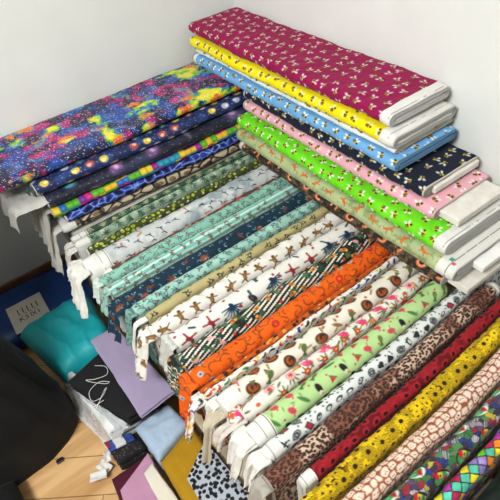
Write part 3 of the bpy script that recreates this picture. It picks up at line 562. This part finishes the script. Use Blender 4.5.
R('teal', 'dark teal octopus print bolt with a long drooping end', -0.760, -0.846, -1.06, .466, big(p_octo, 1.4), dense=(-.10, .10), cap=(30, 60, 76))
R('aqua', 'pale aqua sea animal print bolt beside the dark teal bolt', -0.846, -0.896, -1.055, .476, big(critters((164, 206, 194), (((66, 130, 122), (150, 190, 180)), ((64, 74, 72), (200, 220, 210))), .026, None, 19), 1.5), cap=(96, 130, 124))
R('tan', 'khaki tan panda print bolt beside the white monkey bolt', -0.901, -0.941, -1.03, .470, big(critters((188, 176, 124), (((52, 48, 40), (226, 220, 196)),), .027, None, 29, .0058), 1.5), cap=(170, 160, 120))
R('monkey', 'white bolt with brown monkeys and crumpled hanging end', -.946, -1.015, -1.05, .477, big(p_monkey, 1.5), twist=-1., wr=.0024, dense=(-.09, .1))
R('peacock', 'white bolt with blue peacocks and red frogs', -1.015, -1.09, -1.015, .477, big(p_peacock, 1.7), dense=(-.09, .1), cap=(196, 196, 190))
R('stripe', 'black and white striped jungle print bolt beside the orange bolt', -1.09, -1.165, -1.035, .474, big(p_stripe, 1.4), dense=(-.09, .1), cap=(90, 96, 84))
R('orange', 'bright orange bolt with brown squiggles and grey eyes', -1.165, -1.235, -1.035, .477, big(p_orange, 1.5), dense=(-.09, .1), twist=.7, cap=(196, 66, 14))
R('choc', 'thin rust orange floral bolt beside the bright orange bolt', -1.235, -1.258, -1.04, .466, big(p_rustflor, 1.2), cap=(214, 208, 200))
R('toys', 'thin white bolt with small colourful toys', -1.258, -1.281, -1.04, .474, big(p_toys, 1.4))
R('turkey', 'cream bolt with brown turkeys and a white banded end', -1.281, -1.348, -1.015, .477, big(p_turkey, 1.65), sel0=.055, dense=(-.09, .1))
R('flam', 'white bolt with pink flamingos and orange flowers', -1.348, -1.396, -.985, .476, big(p_flam, 1.55), dense=(-.09, .09), xr=-.28)
R('toucan', 'pale green toucan and watermelon print bolt with white end', -1.396, -1.466, -1.005, .477, big(p_toucan, 1.4), sel0=.06, dense=(-.09, .1), xr=-.28, cap1=(170, 200, 140))
R('doodle', 'white bolt with black doodles beside the leopard bolt', -1.466, -1.514, -1.005, .474, big(p_doodle, 1.4), sel0=.045, dense=(-.08, .08))
R('leopard', 'brown leopard print bolt with grey rolled end', -1.514, -1.569, -1.035, .474, p_leopard, dense=(-.08, .08), cap=(150, 142, 132), sel1=.02, cap1=(226, 224, 220), xr=-.17)
R('poppy', 'thin red poppy print bolt between leopard and sunflower bolts', -1.569, -1.609, -.975, .464, big(p_poppy, 1.2), sel0=.035, xr=-.10)
R('sun', 'yellow sunflower print bolt beside the red bolt', -1.611, -1.667, -1.03, .477, big(p_sun, 1.2), dense=(-.08, .09), xr=-.10)
R('teeth', 'pale peach bolt with brown outlined pebble faces', -1.667, -1.727, -1.00, .474, p_teeth, dense=(-.08, .09), xr=-.10)
R('parrot', 'dark multicoloured parrot print bolt beside the peach bolt', -1.727, -1.788, -1.0, .470, big(p_parrot, 1.3), dense=(-.08, .10), xr=-.10)
R('diamond', 'bright harlequin diamond print bolt at the near end of the row', -1.788, -1.832, -1.0, .452, big(p_diamond, 1.12), dense=(-.06, .16), xr=-.10, wr=.003)
# ------------------------------------------------------------------ loose cloth ends hanging from the bolts
WHT = plain((226, 223, 215), .12)
def fl(key, x0, y, z, wid, drop, pat=WHT, **k):
    flap(rows[key] if isinstance(key, str) else key, x0, y, z, wid, drop, pat, seed=len(str(key)) + int(abs(y) * 100), **k)
LW = 'crumpled plain white cloth end'
fl('crane', -1.095, -0.570, .462, .10, .19, out=.05, amp=.013, waves=2.6, dy=-.06, lab=LW, rag=.02)
fl('crane', -1.10, -0.535, .452, .05, .13, out=.035, amp=.008, waves=1.6, dy=.02, lab=LW, rag=.02)
fl('teal', -1.055, -0.805, .448, .080, .15, big(p_octo, 1.4), out=.045, amp=.009, waves=1.4, dy=-.02, narrow=.2, slope=.4)
fl('aqua', -1.05, -0.874, .462, .046, .20, critters((120, 160, 150), (((50, 84, 82), (150, 190, 180)),), .022), out=.022, amp=.005, waves=1.4, dy=-.01)
fl('tan', -1.03, -0.921, .455, .022, .17, WHT, out=.05, amp=.004, waves=1.0, dy=.0, lab=LW)
fl('monkey', -1.045, -.982, .464, .070, .22, big(p_monkey, 1.5), out=.035, amp=.010, waves=2.2, dy=-.012, narrow=.08, rag=.03, slope=.38)
fl('mintstripe', -1.078, -0.734, .462, .05, .13, critters((150, 190, 176), (((92, 84, 74), (150, 140, 120)),), .026), out=.02, amp=.006, waves=2, dy=-.01)
fl('mint', -1.083, -0.680, .464, .05, .10, plain((206, 218, 208)), out=.022, amp=.006, waves=2, dy=-.01, rag=.02)
fl('orange', -1.03, -1.200, .462, .066, .26, big(p_orange, 1.5), out=.03, amp=.010, waves=1.6, dy=-.01, narrow=.1, rag=.004, slope=.22)
fl('choc', -1.035, -1.249, .450, .028, .05, WHT, out=.03, amp=.006, waves=1, dy=-.005, lab=LW)
fl('toys', -1.035, -1.270, .460, .036, .20, big(p_toys, 1.4), out=.045, amp=.010, waves=1.6, dy=.0, narrow=.2, rag=.02)
fl('turkey', -1.010, -1.298, .460, .036, .15, WHT, out=.030, amp=.008, waves=1.2, dy=-.01, lab=LW)
fl('turkey', -1.012, -1.327, .455, .042, .24, plain((188, 176, 154), .12), out=.055, amp=.012, waves=1.2, dy=-.01, narrow=.15, lab='beige lining end', rag=.025)
fl('flam', -.980, -1.359, .462, .040, .12, big(p_flam, 1.55), out=.04, amp=.010, waves=1.4, dy=-.01, rag=.02)
fl('flam', -.985, -1.377, .450, .030, .09, plain((214, 204, 194), .2), out=.07, amp=.014, waves=1.6, dy=.01, lab='crumpled grey paper end', rag=.03)
fl('toucan', -1.000, -1.423, .462, .062, .15, WHT, out=.04, amp=.012, waves=1.8, dy=.0, lab=LW, rag=.02)
fl('toucan', -1.002, -1.447, .455, .028, .17, WHT, out=.05, amp=.010, waves=1.2, dy=.01, lab=LW, rag=.02)
fl('doodle', -1.000, -1.492, .460, .046, .14, WHT, out=.04, amp=.012, waves=1.8, dy=.005, lab=LW, rag=.02)
fl('leopard', -1.032, -1.541, .455, .046, .12, plain((170, 164, 154), .15), out=.03, amp=.008, waves=1.5, dy=.005, lab='grey lining end')
fl('leaf', -1.085, -0.420, .456, .028, .14, WHT, out=.03, amp=.006, waves=1.2, dy=.0, lab=LW, rag=.02)
fl('pale', -1.085, -0.456, .456, .028, .11, WHT, out=.035, amp=.006, waves=1.2, dy=-.005, lab=LW, rag=.02)
fl('peacock', -1.012, -1.05, .462, .068, .17, plain((200, 200, 192), .25), out=.020, amp=.004, waves=2.6, dy=.0, narrow=.05)
fl('stripe', -1.030, -1.128, .460, .068, .16, big(p_stripe, 1.4), out=.020, amp=.005, waves=2.2, dy=.0, narrow=.05)

wall_items = [o for o in C.objects if o.get('group') == GA]
byl = lambda w: [o for o in wall_items if w in o['label']][0]
flap(byl('nebula print'), -1.095, -.265, .646, .27, .10, plain((216, 214, 208), .12), out=.12, amp=.010, waves=2.2, dy=-.02, narrow=.12, seed=3, lab='wide white cloth end', rag=.03)
flap(byl('planet print'), -1.11, -.355, .688, .04, .02, plain((70, 90, 90), .5), out=.03, amp=.006, waves=1, dy=0, seed=5)
flap(byl('toy brick print'), -1.095, -.265, .596, .24, .26, plain((208, 205, 196), .15), out=.022, amp=.008, waves=4.5, dy=-.03, narrow=.0, seed=8, lab='long white cloth end', rag=.03)
flap(byl('snakeskin print'), -1.09, -.34, .512, .10, .24, plain((214, 211, 203), .15), out=.04, amp=.009, waves=3.0, dy=-.05, narrow=.1, seed=12, lab='long white cloth end', rag=.04)
flap(gal, -1.220, -.235, .734, .22, .03, plain((206, 202, 198), .15), out=.02, amp=.006, waves=2, dy=0, seed=15, lab='white selvedge end', rag=.02)

# ------------------------------------------------------------------ folded remnants on the floor
def cushion_mesh(nm, quad, z0, z1, pat, wr=.004, seed=1, n=46, ex=7., folds=0., fdir=.6, res=None):
    A_, B_, C_, D_ = [np.array(q, float) for q in quad]; g = .5 - .5 * np.cos(np.pi * np.linspace(0, 1, n)); g = .6 * g + .4 * np.linspace(0, 1, n)
    P_, Q_ = np.meshgrid(g, g, indexing='ij'); bl = lambda a, b, c, d: a * (1 - P_) * (1 - Q_) + b * P_ * (1 - Q_) + c * P_ * Q_ + d * (1 - P_) * Q_
    XX = bl(A_[0], B_[0], C_[0], D_[0]); YY = bl(A_[1], B_[1], C_[1], D_[1]); zz = z1 if isinstance(z1, (tuple, list)) else (z1,) * 4; ZT = bl(*zz)
    h = np.sqrt(np.clip((1 - np.abs(2 * P_ - 1) ** ex) * (1 - np.abs(2 * Q_ - 1) ** ex), 0, 1)); th = ZT - z0
    d = wr * 2 * (fbm(XX * 14, YY * 14, seed) - .5) + wr * .8 * (fbm(XX * 45, YY * 45, seed + 3) - .5)
    if folds: d = d - folds * (np.abs(np.sin((XX * math.cos(fdir) + YY * math.sin(fdir)) * 46 + 3.5 * fbm(XX * 9, YY * 9, seed + 7)))) ** .7
    T = z0 + th * (.5 + .5 * h) + np.minimum(d, .002 + 0 * d) * h; Bm = z0 + np.minimum(th * (.5 - .5 * h), th)
    er = .006 * (fbm(XX * 20, YY * 20, seed + 21) - .5) * (1 - h); XX = XX + er; YY = YY + er
    V = np.concatenate([np.stack([XX, YY, T], -1).reshape(-1, 3), np.stack([XX, YY, Bm], -1).reshape(-1, 3)]); F = gridF(n, n, False); F = np.concatenate([F[:, ::-1], F + n * n])
    c = pat(XX, YY).reshape(-1, 3); cx = (A_ + B_ + C_ + D_) / 4; base = np.array([cx[0], cx[1], z0])
    return mesh_np(nm, V - base, F, np.concatenate([c, c])), base
def remnant(name, label, cat, quad, z0, z1, pat, mat=None, layers=1, gap=.0015, jig=.004, **k):
    mat = mat or M_COT; rng = np.random.RandomState(int(abs(quad[0][0]) * 1000))
    if layers == 1:
        me, b = cushion_mesh(name, quad, z0, z1, pat, **k); return tag(link(name, me, mat, None, b), label, cat)
    zz = z1 if isinstance(z1, (tuple, list)) else (z1,) * 4; root = None
    for l in range(layers):
        f0 = l / layers; f1 = (l + 1) / layers; zl = z0 + (min(zz) - z0) * f0 + (gap if l else 0); zu = [z0 + (z - z0) * f1 for z in zz]
        qd = [(x + (rng.rand() - .5) * jig, y + (rng.rand() - .5) * jig) for x, y in quad] if l < layers - 1 else quad
        me, b = cushion_mesh('folded_layer', qd, zl, zu, pat, seed=k.get('seed', 1) + l, **{a: v for a, v in k.items() if a != 'seed'})
        if root is None: root = thing(name, b, label, cat); rb = b
        o = link('folded_layer', me, mat, root); o.location = b - rb
    return root
# blue plastic package against the wall, with its paper label
bq = [(-1.72, -.02), (-1.085, -.02), (-1.085, -.345), (-1.72, -.345)]
me, b = cushion_mesh('wrapping', bq, .0, .1, plain((10, 50, 110)), wr=.004, seed=5)
bp = thing('blue_package', b, 'dark blue plastic package on the floor against the left wall, with paper label', 'package'); link('wrapping', me, M_BLUE, bp)
lq = [(-1.432, -.165), (-1.286, -.165), (-1.284, -.33), (-1.430, -.33)]
o = link('paper_label', boxes_mesh('paper_label', [(-.075, -.085, 0, .075, .085, .0012)]), noise_mat('label_paper', (196, 190, 180), (206, 200, 190), 20, .8, 0), bp, label='white paper label'); o.location = (-1.357 - b[0], -.248 - b[1], .1028)
bars = []
for i in range(5): bars.append((-.038 + i * .020, .010 + .003 * (i % 2), .0012, -.034 + i * .020, .046, .0016))
for i in range(4): bars.append((-.033 + i * .020, .004, .0012, -.027 + i * .020, .008, .0016))
def strokes(parent, segs, w, z):
    V = []; F = []
    for (x0, y0, x1, y1) in segs:
        d = np.array((x1 - x0, y1 - y0)); d = d / np.linalg.norm(d); nn = np.array((-d[1], d[0])) * w / 2; k = len(V)
        for p_ in ((x0, y0), (x1, y1)):
            for s_ in (-1, 1): V.append((p_[0] + s_ * nn[0], p_[1] + s_ * nn[1], z))
        F.append([k, k + 2, k + 3, k + 1])
    return link('handwriting', mesh_np('handwriting', V, F, None, False), M_INK, parent, label='black handwritten marks')
link('printed_lines', boxes_mesh('printed_lines', bars), M_INK, o, label='rows of small black print')
cx = -.040; S_ = []
def ch(sg, dx):
    for a in sg: S_.append((a[0] * .018 + dx, a[1] * .026 - .032, a[2] * .018 + dx, a[3] * .026 - .032))
ch([(0, 0, 0, 1), (0, .5, .8, 1), (.2, .6, .9, 0)], -.040); ch([(.8, 1, 0, .8), (0, .8, .8, .4), (.8, .4, 0, 0)], -.018); ch([(.4, 1, .4, 0)], .0); ch([(0, 1, .9, 0), (.9, 1, 0, 0)], .012); ch([(.3, 1, .3, 0)], .034)
strokes(o, S_, .0034, .0017)

remnant('folded_fabric', 'bright teal folded fabric lying on the floor by the blue package', 'folded fabric', [(-1.428, -.352), (-1.115, -.352), (-1.125, -.690), (-1.348, -.690)], .003, (.185, .2, .2, .19), plain((0, 160, 168), .12), M_SAT, wr=.008, seed=4, folds=.009, fdir=.3)
remnant('wrapped_parcel', 'white folded cloth in crinkled clear plastic, between black bag and black cloth', 'parcel', [(-1.334, -.704), (-1.215, -.704), (-1.125, -.985), (-1.305, -.966)], .003, (.118, .124, .124, .12), plain((216, 218, 214), .25), M_SAT, layers=3, wr=.008, seed=14, folds=.004)
par = [o for o in C.objects if o.name == 'wrapped_parcel'][0]
def film(P_, Q_):
    x = -1.372 + .07 * Q_ + .012 * (P_ - .5); y = -.66 - .33 * P_ - .03 * Q_; x = x + .060 * P_ ; zt = .132 * np.clip(1.25 - 1.4 * (1 - Q_), .02, 1) + .012
    return np.stack([x - .02 * (1 - Q_) + .012 * (fbm(P_ * 9, Q_ * 4, 3) - .5), y, zt + .010 * (fbm(P_ * 11, Q_ * 9, 8) - .5) + .004], -1)
sheet('plastic_film', par, par.location, film, 60, 34, plain((220, 224, 228)), .3, .15, M_FILM, .0008, 'crinkled clear plastic')
remnant('folded_fabric', 'black folded cloth under the lavender fabric, with loose white thread on it', 'folded fabric', [(-1.338, -.752), (-1.200, -.715), (-1.105, -1.02), (-1.232, -1.016)], .128, (.195, .2, .2, .195), plain((22, 21, 24), .2), layers=3, wr=.003, seed=24)
remnant('folded_fabric', 'pale lavender folded fabric lying on black and teal cloth', 'folded fabric', [(-1.205, -.668), (-1.108, -.668), (-1.062, -1.045), (-1.193, -1.055)], .203, .224, plain((160, 146, 176), .08), layers=2, wr=.0025, seed=34)
remnant('folded_fabric', 'dark charcoal speckled fabric between plastic parcel and burgundy cloth', 'folded fabric', [(-1.330, -.972), (-1.228, -1.005), (-1.226, -1.070), (-1.325, -1.064)], .003, .08, lambda u, v: np.where((hsh(np.floor(u * 400), np.floor(v * 400), 3) > .93)[..., None], np.array((96, 92, 92.)), np.array((34, 31, 33.))), layers=2, wr=.004, seed=44)
def p_band(u, v):
    p = Pt(u, v, (44, 70, 140)); p.mottle(90, .8); q = (u + 1.335) / .09; p.mix(((q > .35) & (q < .72)).astype(float), (206, 206, 204)); p.mix(((q < .22) & (v > -1.004)).astype(float), (140, 36, 48)); return p.c
remnant('fabric_strip', 'blue, red and white printed strip on the charcoal fabric', 'fabric strip', [(-1.332, -.976), (-1.242, -1.003), (-1.240, -1.034), (-1.328, -1.020)], .082, .094, p_band, wr=.002, seed=3)
remnant('folded_fabric', 'pale blue folded fabric between lavender and mustard cloth', 'folded fabric', [(-1.226, -1.008), (-1.092, -1.008), (-1.072, -1.120), (-1.214, -1.160)], .003, (.13, .135, .135, .13), plain((172, 192, 214), .08), layers=2, wr=.006, seed=54, folds=.004, fdir=1.3)
remnant('folded_fabric', 'dark burgundy cloth on the floor beside the pink cloth', 'folded fabric', [(-1.362, -1.076), (-1.230, -1.080), (-1.228, -1.30), (-1.385, -1.30)], .002, .05, plain((74, 16, 38), .12), layers=2, wr=.003, seed=64)
remnant('folded_fabric', 'dusty pink folded cloth lying on the burgundy cloth', 'folded fabric', [(-1.352, -1.142), (-1.229, -1.092), (-1.222, -1.30), (-1.372, -1.29)], .052, .074, plain((190, 140, 168), .08), layers=2, wr=.003, seed=74)
remnant('folded_fabric', 'cream white cloth edge beside the mustard fabric', 'folded fabric', [(-1.270, -1.150), (-1.232, -1.138), (-1.2195, -1.30), (-1.272, -1.30)], .076, .090, plain((226, 220, 202), .06), wr=.001, seed=84)
remnant('folded_fabric', 'mustard yellow folded fabric below the hanging bolt ends', 'folded fabric', [(-1.212, -1.166), (-1.070, -1.126), (-1.064, -1.46), (-1.214, -1.46)], .003, (.135, .145, .166, .160), plain((176, 132, 16), .06), layers=2, wr=.006, seed=94, folds=.004, fdir=2.3)
remnant('folded_fabric', 'pale grey fabric with black spots, lying on the mustard cloth', 'folded fabric', [(-1.172, -1.300), (-1.072, -1.236), (-1.040, -1.56), (-1.180, -1.52)], .171, .200, big(p_snow, 1.0), layers=2, wr=.004, seed=104, folds=.002, n=150)
# white paper scraps on the floor
for i, (x, y, a, sx, sy) in enumerate(((-1.368, -1.010, .4, .034, .05), (-1.395, -1.034, 1.2, .03, .055), (-1.342, -1.000, -.3, .022, .04))):
    def sc(P_, Q_): 
        px = (P_ - .5) * sx; py = (Q_ - .5) * sy; return np.stack([x + px * math.cos(a) - py * math.sin(a), y + px * math.sin(a) + py * math.cos(a), .008 + .014 * i + .012 * fbm(P_ * 3, Q_ * 3, i + 3) + .010 * np.abs(P_ - .5)], -1)
    o = sheet('paper_scrap', None, (x, y, .0), sc, 14, 14, plain((226, 224, 220)), sx, sy, M_COT, .001)
    tag(o, ('crumpled white scrap on the floor beside burgundy cloth, middle of three scraps', 'torn white scrap nearest the black bag on bare wooden floor', 'small white scrap against the plastic parcel end')[i], 'scrap')
# black bag; unseen upper part built tall to shade the left wall
def blk(u, v): return plain((15, 15, 16), .25)(u, v)
def loft(nm, secs, pat, n=120, m=70, wr=.01, seed=1):
    zs = np.array([q[0] for q in secs]); zz = np.linspace(zs[0], zs[-1], m); f = lambda k: np.interp(zz, zs, [q[k] for q in secs])
    cx, cy, hx, hy = f(1), f(2), f(3), f(4); th = np.linspace(0, 2 * np.pi, n, endpoint=False); ct, st = np.cos(th), np.sin(th); e = .62
    ux = np.sign(ct) * np.abs(ct) ** e; uy = np.sign(st) * np.abs(st) ** e
    T, ZZ = np.meshgrid(th, zz, indexing='xy')
    d = 1 - wr * 9 * np.abs(np.sin(T * 9 + 3 * fbm(ZZ * 3, T * 1.5, seed) + ZZ * 2)) ** 1.5 * np.clip(ZZ * 4, .15, 1) * .35 + wr * 6 * (fbm(ZZ * 5, T * 3, seed + 2) - .5)
    YB = cy[:, None] + hy[:, None] * uy * d; V = np.stack([cx[:, None] + hx[:, None] * ux * d - .24 * (YB + .87), YB, ZZ + 0 * d], -1); base = np.array([cx[0], cy[0], zz[0]])
    V = np.concatenate([V.reshape(-1, 3) - base, [[0, 0, 0.], np.array([cx[-1], cy[-1], zz[-1]]) - base]]); F = gridF(m, n, True)[:, ::-1]; N_ = m * n
    j = np.arange(n); c1 = np.stack([j, (j + 1) % n, 0 * j + N_, 0 * j + N_], -1)
    F = [list(q) for q in F]; F3 = [[int((a + 1) % n), int(a), N_] for a in j] + [[int((m - 1) * n + a), int((m - 1) * n + (a + 1) % n), N_ + 1] for a in j]
    me = bpy.data.meshes.new(nm); me.from_pydata([tuple(v) for v in V], [], [[int(x) for x in q] for q in F] + F3)
    me.polygons.foreach_set('use_smooth', np.ones(len(me.polygons), dtype=bool)); a = me.color_attributes.new('print', 'FLOAT_COLOR', 'POINT'); cc = np.ones((len(V), 4), dtype=np.float32); cc[:, :3] = lin(pat(V[:, 0], V[:, 2])); a.data.foreach_set('color', cc.ravel()); return me, base
def sec(z, xr, yb=-.40, yf=-.875, xl=-2.15): return (z, (xr + xl) / 2, (yb + yf) / 2, (xr - xl) / 2, (yf - yb) / -2)
me, b = loft('bag_body', [sec(.0, -1.338), sec(.05, -1.325), sec(.2, -1.332, yf=-.885), sec(.35, -1.365, yf=-.865), sec(.55, -1.41, yf=-.85), sec(.9, -1.43, yf=-.83), sec(1.25, -1.46, yf=-.80), (1.34, -1.85, -.60, .15, .08)], blk, seed=7)
bg = thing('black_bag', b, 'large black cloth garment bag standing on the floor at the left edge', 'bag'); link('bag_body', me, M_BLK, bg)
o = link('buckle', boxes_mesh('buckle', [(-.012, -.008, 0, .012, .008, .008)]), noise_mat('black_plastic', (14, 14, 15), (22, 22, 24), 10, .4, 0), bg); bevel(o, .002); o.location = (-1.485 - b[0], -.886 - b[1], .002)
remnant('black_cloth', 'black cloth heap on the floor in the near left corner', 'cloth', [(-2.0, -.885), (-1.62, -.885), (-1.585, -1.25), (-2.0, -1.25)], .002, (.14, .12, .1, .14), blk, M_BLK, wr=.010, seed=27, folds=.010, fdir=.9)
def p_dkgreen(u, v):
    p = Pt(u, v, (12, 28, 22)); f1, f2, i, a, b2 = vor(u * 16, v * 16, 5); p.mix((1 - sst(.02, .08, f2 - f1)) * .6, (40, 70, 58)); return p.c
remnant('dark_green_bundle', 'dark green shiny fabric bundle beyond the harlequin diamond bolt', 'fabric bundle', [(-1.0, -1.850), (-.08, -1.819), (-.08, -2.4), (-1.0, -2.4)], .002, .39, p_dkgreen, M_SAT, layers=5, wr=.010, seed=17, folds=.008, fdir=1.2)
# loose threads
def thread(pts, label, r=.0007):
    P_ = np.array(pts, float); t = np.linspace(0, len(P_) - 1.001, len(P_) * 8); k = t.astype(int); f = (t - k)[:, None]
    g = lambda o: P_[np.clip(k + o, 0, len(P_) - 1)]; a, b_, c_, d_ = g(-1), g(0), g(1), g(2)
    Q = .5 * (2 * b_ + (c_ - a) * f + (2 * a - 5 * b_ + 4 * c_ - d_) * f ** 2 + (3 * b_ - a - 3 * c_ + d_) * f ** 3)
    T = np.gradient(Q, axis=0); T /= np.linalg.norm(T, axis=1)[:, None] + 1e-9; n1 = np.cross(T, [.3, .2, 1.]); n1 /= np.linalg.norm(n1, axis=1)[:, None] + 1e-9; n2 = np.cross(T, n1)
    an = np.linspace(0, 2 * np.pi, 5, endpoint=False); V = Q[:, None] + r * (np.cos(an)[None, :, None] * n1[:, None] + np.sin(an)[None, :, None] * n2[:, None]); base = P_[len(P_) // 2]
    return tag(link('loose_thread', mesh_np('loose_thread', (V - base).reshape(-1, 3), gridF(len(Q), 5, True)), M_THREAD, None, base), label, 'thread')
rng = random.Random(4)
pts = [(-1.235 + .035 * math.sin(i * 1.15) - .003 * i, -.79 - .0085 * i + .022 * math.cos(i * 1.5), .2035) for i in range(18)]
thread(pts, 'tangled white thread curling over the black folded cloth', .0009)
